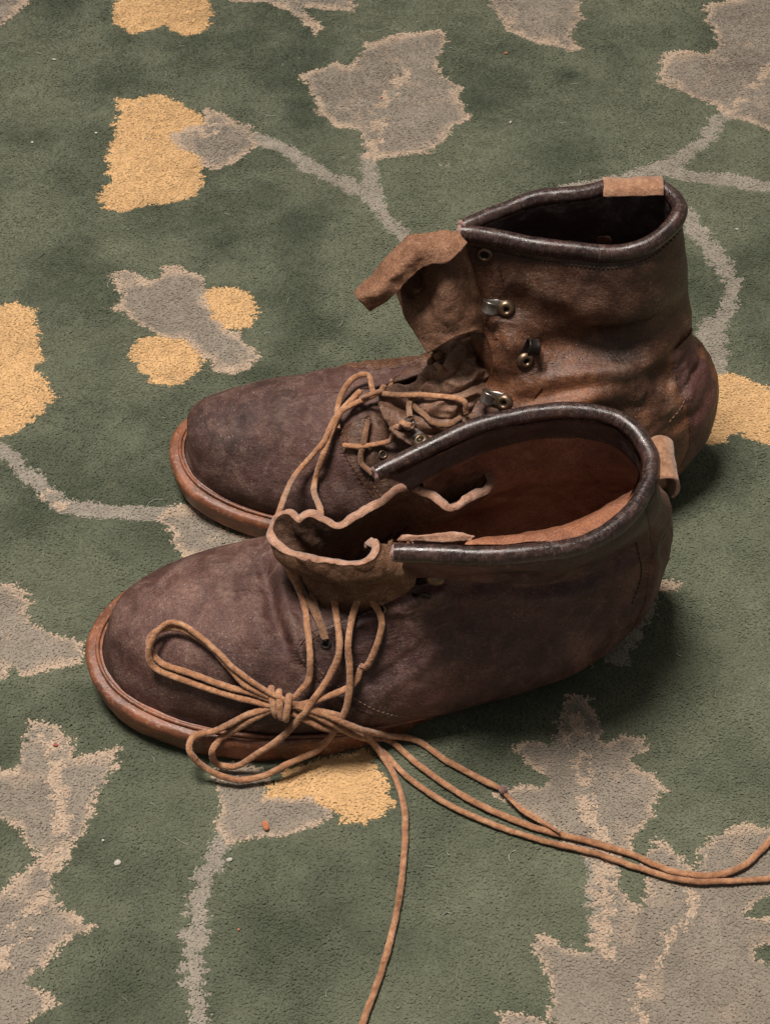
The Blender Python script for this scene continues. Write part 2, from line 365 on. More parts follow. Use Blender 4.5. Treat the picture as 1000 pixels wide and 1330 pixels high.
def carpet_color(X, Y):
    """pile colour at ground points (cm): leaves, vines and yellow petals woven row by row"""
    n = len(X); P = np.stack([X, Y, np.zeros(n)], 1)
    row = np.floor(Y/.21); h = np.sin(row*127.1+np.floor(X/2.1)*311.7)*43758.5; h = h-np.floor(h)
    Xj = X+(h-.5)*.5+vnoise(P, .8, 3)*.20; Yj = Y+vnoise(P, .9, 9)*.18
    px, py = project(np.stack([Xj, Yj, np.zeros(n)], 1))
    ix = np.round(px-RX0).astype(int); iy = np.round(py-RY0).astype(int)
    ix = np.abs(ix) % (2*RW); ix = np.where(ix >= RW, 2*RW-1-ix, ix); iy = np.abs(iy) % (2*RH); iy = np.where(iy >= RH, 2*RH-1-iy, iy)
    g, go, be, vi, inn = grey[iy, ix], gold[iy, ix], bei[iy, ix], vine[iy, ix], inner[iy, ix]
    blot = .95*fbm(P, 6., 21, 3); b2 = fbm(P, 2.2, 33, 3)
    t = np.clip(.42+.33*blot+.22*b2, 0, 1)[:, None]
    c = C_GREEN*(1-t)+C_GREEN2*t
    t2 = np.clip(-.55*blot-.25*b2-.08, 0, 1)[:, None]; c = c*(1-t2)+C_DKGREEN*t2
    c = np.where(vi[:, None], C_VINE*(1+.1*b2[:, None])*.92+c*.1, c)
    edge = np.clip((.95-inn)*3.4+vnoise(P, .9, 71)*.6-.05, 0, 1)*g
    gc = C_GREY*(1+.10*b2[:, None]); gc = gc*(1-edge[:, None])+C_BEIGE*edge[:, None]
    c = np.where(g[:, None], gc, c)
    c = np.where((be & (vnoise(P, .5, 91) > -.25))[:, None], C_BEIGE, c)
    c = np.where(go[:, None], C_GOLD*(1+.07*b2[:, None]), c)
    return c
def carpet_mat():
    m = M('cut wool pile'); at = m.n('Attribute', attribute_name='pile_colour'); geo = m.n('NewGeometry')
    vm = m.n('VectorMath', operation='MULTIPLY_ADD'); vm.inputs[1].default_value = (.22, .22, .22); vm.inputs[2].default_value = (0, 0, .9)
    m.l(geo.outputs['Normal'], vm.inputs[0])
    nz = m.n('VectorMath', operation='NORMALIZE'); m.l(vm.outputs[0], nz.inputs[0])
    m.l(nz.outputs[0], m.b.inputs['Normal'])
    return m.out(at.outputs['Color'], .95, None, .1, .15)
M_carpet = carpet_mat()
def set_cols(me, cols):
    a = me.color_attributes.new('pile_colour', 'FLOAT_COLOR', 'POINT')
    a.data.foreach_set('color', np.concatenate([cols, np.ones((len(cols), 1))], 1).astype(np.float32).ravel())
# woven backing
xs = np.arange(-60, 60.01, .4); ys = np.arange(-60, 85.01, .4); XX, YY = np.meshgrid(xs, ys)
V = np.stack([XX.ravel(), YY.ravel(), np.full(XX.size, -.10)+.03*vnoise(np.stack([XX.ravel(), YY.ravel(), 0*XX.ravel()], 1), 3)], 1)
floor = new_obj('floor', [(-300, -300, -.9), (300, -300, -.9), (300, 400, -.9), (-300, 400, -.9)], [(0, 1, 2, 3)], plain('floor boards', (92, 78, 64), .6)); floor['kind'] = 'structure'
carpet = new_obj('carpet', V, gridfaces(len(ys), len(xs)), M_carpet); set_cols(carpet.data, carpet_color(V[:, 0], V[:, 1]))
carpet['kind'] = 'structure'
# pile: one blade for every tuft end
def pile(x0, x1, y0, y1, sp, wd, name):
    xs = np.arange(x0, x1, sp); ys = np.arange(y0, y1, sp); X, Y = np.meshgrid(xs, ys); X = X.ravel(); Y = Y.ravel()
    n = len(X); X = X+rng.uniform(-.5, .5, n)*sp; Y = Y+rng.uniform(-.5, .5, n)*sp
    cx = np.interp(Y, [-36, 60], [22, 36]); k = np.abs(X) < cx; X, Y = X[k], Y[k]; n = len(X)
    P = np.stack([X, Y, np.zeros(n)], 1)
    a = rng.uniform(0, 2*math.pi, n)
    lx = np.cos(a)*.5+.35*vnoise(P, 3.3, 51); ly = np.sin(a)*.5+.35*vnoise(P, 2.9, 57)-.25; ll = np.hypot(lx, ly)+1e-6; lx /= ll; ly /= ll
    dx, dy = -ly*wd/2, lx*wd/2; L = rng.uniform(.11, .19, n)
    h = rng.normal(0, .011, n)+.035*fbm(P, 1.1, 77, 2)-.02; b = h-rng.uniform(.02, .07, n); sk = rng.normal(0, .012, n)
    v = np.zeros((n, 4, 3)); v[:, 0] = np.stack([X-dx, Y-dy, b], 1); v[:, 1] = np.stack([X+dx, Y+dy, b+sk], 1)
    v[:, 2] = np.stack([X+dx*.6+lx*L, Y+dy*.6+ly*L, h+sk], 1); v[:, 3] = np.stack([X-dx*.6+lx*L, Y-dy*.6+ly*L, h], 1)
    me = bpy.data.meshes.new(name); me.vertices.add(4*n); me.loops.add(4*n); me.polygons.add(n)
    me.vertices.foreach_set('co', (v/100).astype(np.float32).ravel()); me.loops.foreach_set('vertex_index', np.arange(4*n, dtype=np.int32))
    me.polygons.foreach_set('loop_start', np.arange(0, 4*n, 4, dtype=np.int32)); me.update(); me.validate()
    c = carpet_color(X, Y)*(1+rng.normal(0, .055, (n, 1)))*(1+.08*fbm(P, .35, 13, 2)[:, None]); c = np.clip(c, .004, 1)
    c4 = np.repeat(c[:, None], 4, 1); c4[:, :2] *= 1.0
    set_cols(me, c4.reshape(-1, 3)); me.materials.append(M_carpet)
    o = bpy.data.objects.new(name, me); COL.objects.link(o); o.parent = carpet; o['kind'] = 'stuff'
    return o
pile(-36, 36, -36, 60, .072, .105, 'pile')

# ------------------------------------------------------------------ boots
# each ring: Fn, n1..n5 (towards the viewer), back, f5..f1 (far side), Ff   in cm
RA = [
 [(-13.6,-10.3,2.3),(-12.2,-13.0,2.0),(-8,-14.7,1.6),(-2,-14.7,1.3),(4.5,-12.6,.6),(10.0,-10.1,.5),(12.5,-7.2,.5),(11.3,-4.8,.5),(5.5,-5.0,.6),(-2,-4.9,1.3),(-8,-5.1,1.7),(-12.2,-7.3,2.1),None],
 [(-13.25,-10.2,3.5),(-11.9,-12.7,3.4),(-7.8,-14.6,3.2),(-1.8,-14.9,3.0),(4.8,-13.3,2.6),(10.6,-10.7,2.6),(13.4,-6.9,3.0),(12.1,-4.2,3.0),(5.5,-4.5,3.3),(-2,-4.6,3.2),(-7.9,-5.0,3.1),(-12,-7.2,3.4),None],
 [(-12.5,-10.1,4.9),(-11.0,-12.3,4.85),(-6.6,-13.8,5.0),(-1.2,-13.9,5.0),(5,-12.3,5.3),(10.9,-10.0,5.4),(13.7,-6.9,6),(12.2,-4.2,5.8),(5.5,-4.3,5.5),(-1.5,-5.1,5.2),(-6.8,-6.0,5.0),(-10.9,-7.7,4.85),None],
 [(-9.5,-10,5.85),(-8.1,-11.7,5.95),(-4.3,-12.9,6.3),(0,-12.7,6.6),(5.5,-11.5,7.3),(11,-9.7,7.6),(13.3,-7.2,8),(12,-4.6,7.9),(6,-4.9,7.4),(0,-6.0,6.9),(-4.5,-7.2,6.4),(-8.1,-8.4,5.95),None],
 [(-3.6,-10.2,7.0),(-2.4,-11.4,7.1),(.3,-12.2,7.6),(3.2,-11.7,8.2),(7,-11.2,8.7),(11,-9.7,8.9),(13.2,-7.6,9.2),(11.6,-5.2,9.0),(7,-5.2,8.6),(3,-6.2,8.2),(.2,-7.8,7.7),(-2.4,-9.0,7.2),None],
 [(0,-10.9,8.4),(1.2,-11.6,8.8),(2.8,-11.7,9.3),(5,-11.7,9.8),(8,-11.6,10.1),(11,-10.2,10.3),(12.6,-8.3,10.4),(11.4,-6,10.3),(8.3,-5.4,10),(5.2,-6,9.7),(2.6,-7,9.3),(1.5,-7.6,9.0),(.8,-8.3,8.7)],
 [(.9,-12.5,11.8),(2,-12.9,12),(3.6,-13.3,12.1),(5.6,-13.4,12.2),(8.2,-13.1,12.2),(10.6,-11.6,12.4),(12,-8.9,12.6),(10.9,-6.7,12.7),(8.6,-5.9,12.6),(6,-6,12.4),(3.8,-6.9,12.3),(2.2,-7.8,12.1),(1.0,-8.6,11.9)],
 [(.5,-13.8,13.9),(1.9,-13.9,14),(3.7,-14,14),(6.0,-13.9,14),(8.5,-13.1,13.8),(10.5,-11.5,13.9),(11.5,-9.2,14.1),(11.0,-7.6,14.3),(9.8,-6.7,14.5),(7.5,-6.5,14.6),(4.5,-7.2,14.4),(2,-8.2,14.0),(-.2,-9.2,13.6)]]
RB = [
 [(-10.65,2.6,2.3),(-9.6,.2,2.0),(-6.3,-1.5,1.6),(-1,-2.4,1.4),(5,-1.4,.6),(12.0,-.6,.5),(15.8,2.4,.5),(14.5,5.2,.5),(8.5,5.6,.6),(0,6.3,1.4),(-6,6.0,1.7),(-9.6,4.8,2.1),None],
 [(-10.45,2.6,3.5),(-9.4,.2,3.3),(-6.2,-1.5,3.1),(-1,-2.5,3.2),(5.2,-1.9,3.4),(12.8,-1.1,3.6),(17.0,2.6,3.6),(15.4,5.6,3.6),(8.5,6,3.4),(0,6.4,3.2),(-6.1,6.1,3.1),(-9.7,4.9,3.4),None],
 [(-10.0,2.6,4.75),(-8.8,.6,4.75),(-5,-.5,5),(.2,-1.6,5.3),(6,-1.8,5.6),(13,-1.0,6),(17.1,2.9,6.2),(15.4,5.6,6),(8.7,5.9,5.5),(.5,5.8,5.3),(-5.2,5.3,4.9),(-8.8,4.2,4.7),None],
 [(-7.2,2.5,5.75),(-6.0,1.1,5.85),(-2.6,.3,6.3),(1.8,-.6,6.8),(6.8,-1,7.2),(12.6,-.4,7.6),(16.3,3.1,8),(14.8,5.3,7.8),(9,5.3,7.3),(2.2,4.8,6.8),(-2.5,4.4,6.25),(-5.9,3.7,5.8),None],
 [(-1.5,2.2,7.0),(-.3,1.1,7.0),(2,.2,7.4),(5,-.6,8),(8.7,-.7,8.3),(12.8,.3,8.6),(15.6,3.2,9),(14.2,5.1,8.9),(10,5.2,8.6),(5,4.6,8.1),(2,3.9,7.5),(-.3,3.2,7.1),None],
 [(4.6,1.2,8.2),(5.4,.4,8.5),(6.6,-.4,8.9),(8.2,-.8,9.3),(10.3,-.6,9.7),(13,.8,10.1),(15.2,3.6,10.6),(14.1,5.3,10.5),(11.6,5.7,10.2),(8.8,5.6,9.7),(6.8,5,9.2),(5.5,4.2,8.7),(5,3.4,8.4)],
 [(4.3,2.0,10.6),(5,1.4,10.6),(6.3,1.0,10.8),(8,.9,11.1),(10.3,1.1,11.5),(12.7,1.9,11.9),(14.8,3.8,12),(13.8,5.8,12),(11.4,6,11.9),(8.8,5.9,11.6),(6.7,5.2,11.2),(5.3,4.3,10.9),(4.7,3.5,10.8)],
 [(4.2,2.6,12.7),(5,2.0,12.7),(6.2,1.5,12.8),(8,1,12.9),(10.3,.9,13),(12.8,1.8,13.2),(14.6,4,13.4),(13.6,5.9,13.4),(11.3,6.2,13.4),(8.8,6,13.2),(6.7,5.2,13),(5.2,4.3,12.9),(4.5,3.6,12.8)],
 [(3.6,3.0,16.8),(5.1,2.9,16.6),(6.8,2.6,16.4),(8.8,2.3,16.3),(10.8,2.2,16.2),(12.5,2.7,16.5),(13.8,4.3,17),(12.9,5.8,17.1),(11,5.6,17.3),(9.3,5.1,17.3),(7.2,4.7,17.2),(5.4,4.0,17),(3.8,3.2,16.9)]]
NU, NT = 240, 230
def ring_dense(R):
    out = []
    for ring in R:
        closed = ring[-1] is None
        if closed: out.append(np.concatenate([catmull(np.array(ring[:-1]), NU-1, closed=True), [ring[0]]]))
        else: out.append(catmull(np.array(ring), NU))
    return np.array(out)
STK = 1.5
def stroke_disp(S, N, strokes):
    """sculpt strokes: pixel polylines on the side of the boot that faces the viewer"""
    P = S.reshape(-1, 3); n = N.reshape(-1, 3); px, py = project(P)
    view = P/100-CAM; view /= np.linalg.norm(view, axis=1, keepdims=True)
    facing = smooth(.0, .2, -(n*view).sum(1)); D = np.zeros(len(P))
    for pts, wd, dep in strokes:
        Q = catmull(np.array(pts, float), 4*len(pts)); dist = np.full(len(P), 1e9); tt = np.zeros(len(P))
        for i in range(len(Q)-1):
            a, d = Q[i], Q[i+1]-Q[i]; t = np.clip(((px-a[0])*d[0]+(py-a[1])*d[1])/(d@d+1e-9), 0, 1)
            dd = np.hypot(px-a[0]-t*d[0], py-a[1]-t*d[1]); k = dd < dist; dist[k] = dd[k]; tt[k] = (i+t[k])/(len(Q)-1)
        taper = np.clip(np.minimum(tt, 1-tt)*6, .15, 1)
        D += STK*dep*np.exp(-(dist/wd)**2)*taper*facing
    return D.reshape(S.shape[:2])

class Boot: pass
def make_boot(R, label, loc, strokes, seam_t, mat_up, mat_vamp, mat_lin, seed, wrinkle):
    b = Boot(); root = thing('leather_boot', label, 'boot', loc, 'pair of old leather ankle boots'); b.root = root
    D = ring_dense(R); b.ring0 = D[0]; S = catmull(D, NT)            # (NT,NU,3)
    N = grid_normals(S)
    c = S.mean(axis=(0, 1)); 
    if ((S[:40]-S[:40].mean((0, 1)))*N[:40]).sum() < 0: N = -N; b.flip = -1
    else: b.flip = 1
    tt = np.linspace(0, len(R)-1, NT)[:, None]*np.ones((1, NU)); uu = np.ones((NT, 1))*np.linspace(0, 1, NU)[None]
    Pf = S.reshape(-1, 3)
    d = .11*fbm(Pf, 4.0, seed, 2)+.02*fbm(Pf, .8, seed+9, 3)
    # ridged wrinkles of the flexing zones
    Q = Pf*np.array([1.5, .55, .9]); rid = 1-np.abs(fbm(Q, 1.5, seed+20, 3)); rid = smooth(.35, 1.0, rid)
    zone = np.exp(-((tt-3.6)/1.3)**2).ravel()*wrinkle
    d = d+.12*zone*(rid-.4)
    vis = stroke_disp(S, N, strokes)
    # quarter lies on the vamp
    sm = seam_t(uu, tt)                                             # 0 vamp, 1 quarter
    d = d.reshape(NT, NU)+vis+.07*smooth(-.10, .10, sm)
    env = smooth(0, .35, tt); d = d*(.25+.75*env)
    wr = d[:, 0].copy(); 
    dl = d-(np.roll(d, 9, 0)+np.roll(d, -9, 0)+np.roll(d, 9, 1)+np.roll(d, -9, 1))/4; wear = smooth(.012, .06, dl)*smooth(-.4, .7, fbm(Pf, 2.0, seed+40, 2).reshape(NT, NU)); wear[:10] = 0; wear[-10:] = 0
    S2 = S+N*d[..., None]
    closedrow = np.array([r[-1] is None for r in R]); 
    mrow = tt[:, 0] <= np.where(closedrow)[0].max()+1e-6
    avg = (S2[mrow, 0]+S2[mrow, -1])/2; S2[mrow, 0] = avg; S2[mrow, -1] = avg
    b.S = S2; b.N = N; b.tt = tt; b.uu = uu
    V = S2.reshape(-1, 3); F = gridfaces(NT, NU); fi0 = np.array(F); fi = fi0.copy(); wmask = (fi % NU == NU-1) & mrow[fi//NU]; fi[wmask] -= NU-1; fc_s = sm.ravel()[fi0].mean(1); fc_u = uu.ravel()[fi0].mean(1)
    T = .28; VI = (S2-N*T).reshape(-1, 3)
    # vamp
    def part(name, sel, mat):
        fs = fi[sel]; ids = np.unique(fs); mp = -np.ones(NT*NU, int); mp[ids] = np.arange(len(ids)); k = len(ids)
        VV = np.concatenate([V[ids], VI[ids]]); f1 = mp[fs]
        # rim: boundary edges
        E = {}
        for q in f1:
            for a, bb in ((q[0], q[1]), (q[1], q[2]), (q[2], q[3]), (q[3], q[0])):
                E[(a, bb)] = 1
        rim = [(bb, a, a+k, bb+k) for (a, bb) in E if (bb, a) not in E]
        ff = [tuple(q) for q in f1]+[tuple(q[::-1]+k) for q in f1]+rim
        if b.flip < 0: ff = [q[::-1] for q in ff]
        o_ = new_obj(name, VV, ff, mat, root); at_ = o_.data.attributes.new('wear', 'FLOAT', 'POINT'); wv_ = wear.ravel()[ids]; at_.data.foreach_set('value', np.concatenate([wv_, wv_]).astype(np.float32)); return o_
    part('vamp', fc_s < 0, mat_vamp)
    part('quarter', (fc_s >= 0) & (fc_u < .5), mat_up); part('quarter', (fc_s >= 0) & (fc_u >= .5), mat_up)
    # lining
    k0 = int(NT*.12); L = S2[k0:, 5:-9]-N[k0:, 5:-9]*.34; L = L-N[k0:, 5:-9]*(.08*(1+fbm(L.reshape(-1, 3), 2.5, seed+3, 2))).reshape(L.shape[:2])[..., None]
    f = gridfaces(*L.shape[:2]); f = f if b.flip < 0 else [q[::-1] for q in f]
    new_obj('lining', L.reshape(-1, 3), f, mat_lin, root)
    # insole
    I = D[0]*1.0; cen = I[:-1].mean(0); I = cen+(I-cen)*.93; I[:, 2] = 2.1
    rows = np.array([cen+(I-cen)*k for k in np.linspace(.02, 1, 14)]); rows[..., 2] += .12*fbm(rows.reshape(-1, 3), 3, 8).reshape(rows.shape[:2])
    new_obj('insole', rows.reshape(-1, 3), gridfaces(14, NU), M_insole, root)
    # sole
    r0 = D[0]; tan = np.gradient(r0, axis=0); tan[0] = tan[-1] = r0[1]-r0[-2]; nn = np.stack([tan[:, 1], -tan[:, 0], 0*tan[:, 0]], 1); nn /= np.linalg.norm(nn, axis=1, keepdims=True)
    if ((r0-cen)*nn).sum() < 0: nn = -nn
    xf = (r0[:, 0]-r0[:, 0].min())/(r0[:, 0].max()-r0[:, 0].min()); o = np.interp(xf, [0, .3, .42, .52, .62, 1], [1.35, 1.0, .5, -.1, -.9, -1.3]); zb = np.interp(xf, [0, .12, .3, 1], [.75, .25, -.1, -.15])
    zt = r0[:, 2]
    prof = [(.0, 0.16), (.24, .10), (.44, .14), (.56, .05), (.62, -.16), (.60, -.42), (.54, -.62)]
    rows = []
    for off, dz in prof: rows.append(np.concatenate([(r0+nn*(off*o+(0 if off > .1 else 0))[:, None])[:, :2], (zt+dz)[:, None]], 1))
    for off, fz in ((.53, .5), (.49, .15), (.36, .0), (.1, -.02)): rows.append(np.concatenate([(r0+nn*((off)*o)[:, None])[:, :2], (zb+(zt-.62-zb)*fz)[:, None]], 1))
    base = rows[-1]; cb = base[:-1].mean(0)
    for k in (.7, .35, .02): q = cb+(base-cb)*k; q[:, 2] = base[:, 2]*k+(1-k)*cb[2]; rows.append(q)
    rows = np.array(rows); P = rows.reshape(-1, 3); P[:, 2] += .03*fbm(P, 2, 4); 
    lat = (fbm(P, .8, 6, 3)*.035)[:, None]; P[:, :2] += lat*np.repeat(nn[None, :, :2], len(rows), 0).reshape(-1, 2)
    so = new_obj('sole', P, gridfaces(len(rows), NU), M_sole, root)
    # welt: a thin rolled strip in the angle of upper and sole
    wp = r0[:-1]+nn[:-1]*(.10*o+.08)[:-1, None]; wp[:, 2] += .20
    wp = np.concatenate([wp, wp[:2]]); Vv, Ff = tube_geo(wp, .10, 8, False, .1); new_obj('welt', Vv, Ff, M_sole, root)
    # collar binding
    top = S2[-1].copy(); top = top[np.round(np.linspace(0, NU-1, 41)).astype(int)]; top[0] += (top[0]-top[1])*.25; top[-1] += (top[-1]-top[-2])*.25; top = catmull(top, 260); 
    rr = .39*(1+.06*fbm(top, 2.4, seed+5, 2)); rr[:6] *= np.linspace(.9, 1, 6); rr[-6:] *= np.linspace(1, .9, 6)
    ext = top; Vv, Ff = tube_geo(ext, rr, 18, False, .03, 1.12, seed)
    # stitched groove: flatten a little where the binding meets the shaft
    col = new_obj('collar_binding', Vv, Ff, M_bind, root)
    al_ = np.concatenate([[0], np.cumsum(np.linalg.norm(np.diff(ext, axis=0), axis=1))]); aa = np.abs(np.linspace(-1, 1, 18, endpoint=False))
    set_uv(col, np.stack([np.repeat(al_, 18), np.tile(aa, len(ext))], 1))
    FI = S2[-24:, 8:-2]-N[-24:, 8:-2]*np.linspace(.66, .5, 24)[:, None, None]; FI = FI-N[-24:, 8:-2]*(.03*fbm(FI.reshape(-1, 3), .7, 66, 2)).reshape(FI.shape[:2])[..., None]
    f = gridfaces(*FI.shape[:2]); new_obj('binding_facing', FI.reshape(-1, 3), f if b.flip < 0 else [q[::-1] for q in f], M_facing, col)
    for e, sgn in ((0, -1), (-1, 1)):
        T_, N_, B_ = frames(ext); a = np.linspace(0, 2*math.pi, 18, endpoint=False); cap = []
        for k, rad in ((0, 1.0), (.10, .92), (.12, .6), (.02, .25), (.05, .01)):
            ring = ext[e]+sgn*T_[e]*k+rr[e]*rad*(np.cos(a)[:, None]*N_[e]+1.15*np.sin(a)[:, None]*B_[e]); cap.append(ring)
        cap = np.array(cap).reshape(-1, 3); cap += .03*rng.normal(0, 1, cap.shape)*np.repeat([0, 1, 1, 1, 1], 18)[:, None]
        f = gridfaces(5, 18, True); new_obj('binding_end', cap, f if sgn > 0 else [q[::-1] for q in f], M_endcut, col)
    # stitches under the binding, one object
    for sgn in (0, 1):
        ss = np.linspace(.09 if sgn else .09, .30, 160); tl = seam_level(ss)
        for nm_, dt, rad, kind in (('quarter_edge', 0.0, .055, 0), ('seam_stitching', .10, .028, 1)):
            ts = np.clip(tl+dt+.0, .05, 99); us = ss+.006*dt*10*.5
            ri = np.clip(ts/(len(R)-1)*(NT-1), 0, NT-2); ci = (us if not sgn else 1-us)*(NU-1)
            i0 = ri.astype(int); j0 = np.clip(ci.astype(int), 0, NU-2); fr_ = (ri-i0)[:, None]; fc_ = (ci-j0)[:, None]
            PP = (S2[i0, j0]*(1-fr_)+S2[i0+1, j0]*fr_)*(1-fc_)+(S2[i0, j0+1]*(1-fr_)+S2[i0+1, j0+1]*fr_)*fc_
            NN = N[i0, j0]
            if kind == 0:
                vv, ff = tube_geo(catmull(PP[::4]-NN[::4]*.02, 160), rad, 6, True, .1); new_obj(nm_, vv, ff, mat_up, root)
            else:
                L_ = np.concatenate([[0], np.cumsum(np.linalg.norm(np.diff(PP, axis=0), axis=1))]); vs = []; fs_ = []; kk = 0
                for d0 in np.arange(.1, L_[-1]-.2, .26):
                    a_ = np.array([np.interp(d0+q, L_, PP[:, c]) for q in (0, .08, .17) for c in range(3)]).reshape(3, 3); a_ += NN[min(np.searchsorted(L_, d0), 159)]*np.array([[.0], [.035], [.0]])
                    vv, ff = tube_geo(a_, rad, 5, True); vs.append(vv); fs_ += [tuple(x+kk for x in f) for f in ff]; kk += len(vv)
                o_ = new_obj(nm_, np.concatenate(vs), fs_, M_stitch_light, root); o_['kind'] = 'stuff'
    b.col = col; VV = []; FF = []; k = 0
    Lr = (S2[-6]+N[-6]*.03)
    for j in range(4, NU-4, 2):
        p = Lr[j]; q = Lr[j]+(Lr[j+1]-Lr[j])*.9
        vv, ff = tube_geo([p, (p+q)/2+N[-13, j]*.03, q], .035, 5, True); VV.append(vv); FF += [tuple(x+k for x in f) for f in ff]; k += len(vv)
    st = new_obj('stitching', np.concatenate(VV), FF, M_thread, root); st['kind'] = 'stuff'
    return b
def seam_level(s): return np.interp(s, [0, .09, .13, .31, .5], [4.25, 4.3, 4.1, .0, -4])
def seamA(u, t):                       # vamp ends where the quarter begins
    s = np.minimum(u, 1-u)             # 0 at toe, .5 at heel
    return t-seam_level(s)
strokesA = [([(338,712),(352,790),(378,860)], 9, -.32), ([(362,712),(374,790),(398,868)], 8, .26), ([(270,760),(300,820),(310,900)],10,-.06), ([(300,706),(318,770),(345,850)], 12, .05),
 ([(318,720),(330,790),(352,850)],8,-.05), ([(385,750),(398,820),(410,880)], 6, -.09),
 ([(505,757),(600,765),(700,769),(780,750),(852,692)], 9, -.42), ([(520,745),(620,750),(720,752),(800,730)], 10, .10),
 ([(545,800),(640,800),(740,785),(820,760)], 22, -.12), ([(500,905),(600,860),(720,850),(800,830)], 26, .10),
 ([(455,905),(520,860),(565,825)], 5, -.07), ([(470,918),(535,872),(580,838)], 7, .06), ([(430,870),(450,900),(440,930)], 8, -.08),
 ([(400,885),(430,905),(470,915)],7,.06), ([(843,700),(848,740),(828,800)], 6, .10), ([(832,705),(838,742),(820,800)], 4, -.10), ([(855,705),(860,735),(842,790)], 4, -.08)]
strokesB = [([(478,520),(490,560),(480,610)], 6, .16), ([(500,510),(512,545),(505,590)], 7, -.18), ([(525,515),(530,545),(520,585)], 6, .15), ([(560,530),(545,560),(548,590)], 7, -.14), ([(600,395),(622,415),(640,440)], 6, -.2), ([(640,425),(660,440),(662,490)], 12, .16), ([(640,500),(620,520),(600,545)], 7, .14), ([(665,500),(690,470),(700,440)], 8, -.12),
 ([(600,548),(660,530),(740,512),(830,498),(895,478)], 14, -.28), ([(640,540),(720,525),(800,510),(870,498)], 15, .26), ([(645,380),(700,415),(770,448),(860,455)], 26, -.34),
 ([(690,500),(760,485),(840,480)], 12, .14), ([(620,420),(680,455),(700,510)], 10, .10), ([(860,560),(905,535),(925,490)], 7, -.12), ([(700,395),(780,430),(850,440)], 16, -.08),
 ([(905,425),(908,470),(885,520),(905,590),(885,640)], 5, -.10), ([(400,475),(404,540),(398,600)], 8, .05), ([(440,470),(448,540),(440,610),(445,660)], 8, -.06),
 ([(462,520),(458,590),(462,650)], 7, .07), ([(478,560),(475,620),(482,660)], 6, -.07), ([(720,340),(800,350),(870,335)], 14, .06), ([(850,545),(900,510)], 8, .08)]
far = make_boot(RB, 'far brown boot standing upright with tan tongue folded forward over its hooks', (.03, .02, 0), strokesB, seamA, M_upper_far, M_vamp, M_lining_far, 3, 1.15)
near = make_boot(RA, 'near brown boot with wide open collar, russet lining and the lace bow on its toe', (-.005, -.1, 0), strokesA, seamA, M_upper, M_vamp, M_lining, 11, 1.0)

def bvh_of(objs):
    vs = []; fs = []; k = 0
    for o in objs:
        me = o.data; co = np.zeros(len(me.vertices)*3, np.float32); me.vertices.foreach_get('co', co); co = co.reshape(-1, 3)
        vs += [tuple(map(float, c)) for c in co]; fs += [tuple(i+k for i in p.vertices) for p in me.polygons]; k += len(co)
    return BVHTree.FromPolygons(vs, fs)
def meshes(root, names): return [c for c in root.children if c.name.split('.')[0] in names]

# ------------------------------------------------------------------ tongues
def P3(lst): return np.array([G(*p) for p in lst])
def sheet(name, rows, parent, nr=60, nc=160, th=.24, flip=1, mats=None, amp=.06, sc=1.2, seed=0, en=.05):
    k = [catmull(np.array(r), nc) for r in rows]; S = catmull(np.array(k), nr); N = grid_normals(S)
    S = S+N*(amp*fbm(S.reshape(-1, 3), sc, seed, 3)).reshape(S.shape[:2])[..., None]
    return shell(name, S, th, mats or [M_tongue, M_tongue_in, M_edge], parent, flip, en)
# near boot: U-shaped bellows tongue leaning towards the toe
rim = P3([(628,590,10.2),(641,632,10.6),(606,656,11.2),(582,663,11.4),(560,647,11.7),(523,638,11.8),(497,654,11.4),(470,672,11.2),(440,685,11),(404,671,11.2),(388,679,10.9),(373,668,10.9),(359,673,10.6),(356,692,10.2),(374,712,10.2),(405,720,10.5),(440,728,10.8),(468,726,11),(482,714,11.2),(474,704,10.6),(490,708,10.6),(520,712,10.6)])
base = np.array([(4.2,-6.9,8.6),(3.4,-7.3,8.4),(2.8,-7.6,8.3),(2.2,-7.8,8.2),(1.5,-8,8.0),(.6,-8.2,7.7),(-.2,-8.5,7.5),(-1,-8.9,7.2),(-1.8,-9.4,6.9),(-2.5,-9.8,6.7),(-2.9,-10.2,6.6),(-3.0,-10.5,6.6),(-2.9,-10.8,6.6),(-2.7,-11.1,6.6),(-2.0,-11.4,6.8),(-1.2,-11.5,7.1),(-.4,-11.6,7.5),(.4,-11.6,8.2),(1.0,-11.5,8.8),(1.4,-11.2,9.4),(1.6,-10.9,9.8),(1.8,-10.6,10)])
mid = rim*.5+base*.5; mid[:, 2] += .2; mid[8:20] += np.array([.35, 0, -.1])
mid2 = rim*.85+base*.15; mid2[:, 2] -= .1; mid2[13:18, 1] -= .25; mid2[13:18, 2] -= .2
sheet('tongue', [base, mid, mid2, rim], near.root, flip=-1, th=.40, amp=.10, sc=1.1, seed=4, nr=70, nc=320, en=.07)
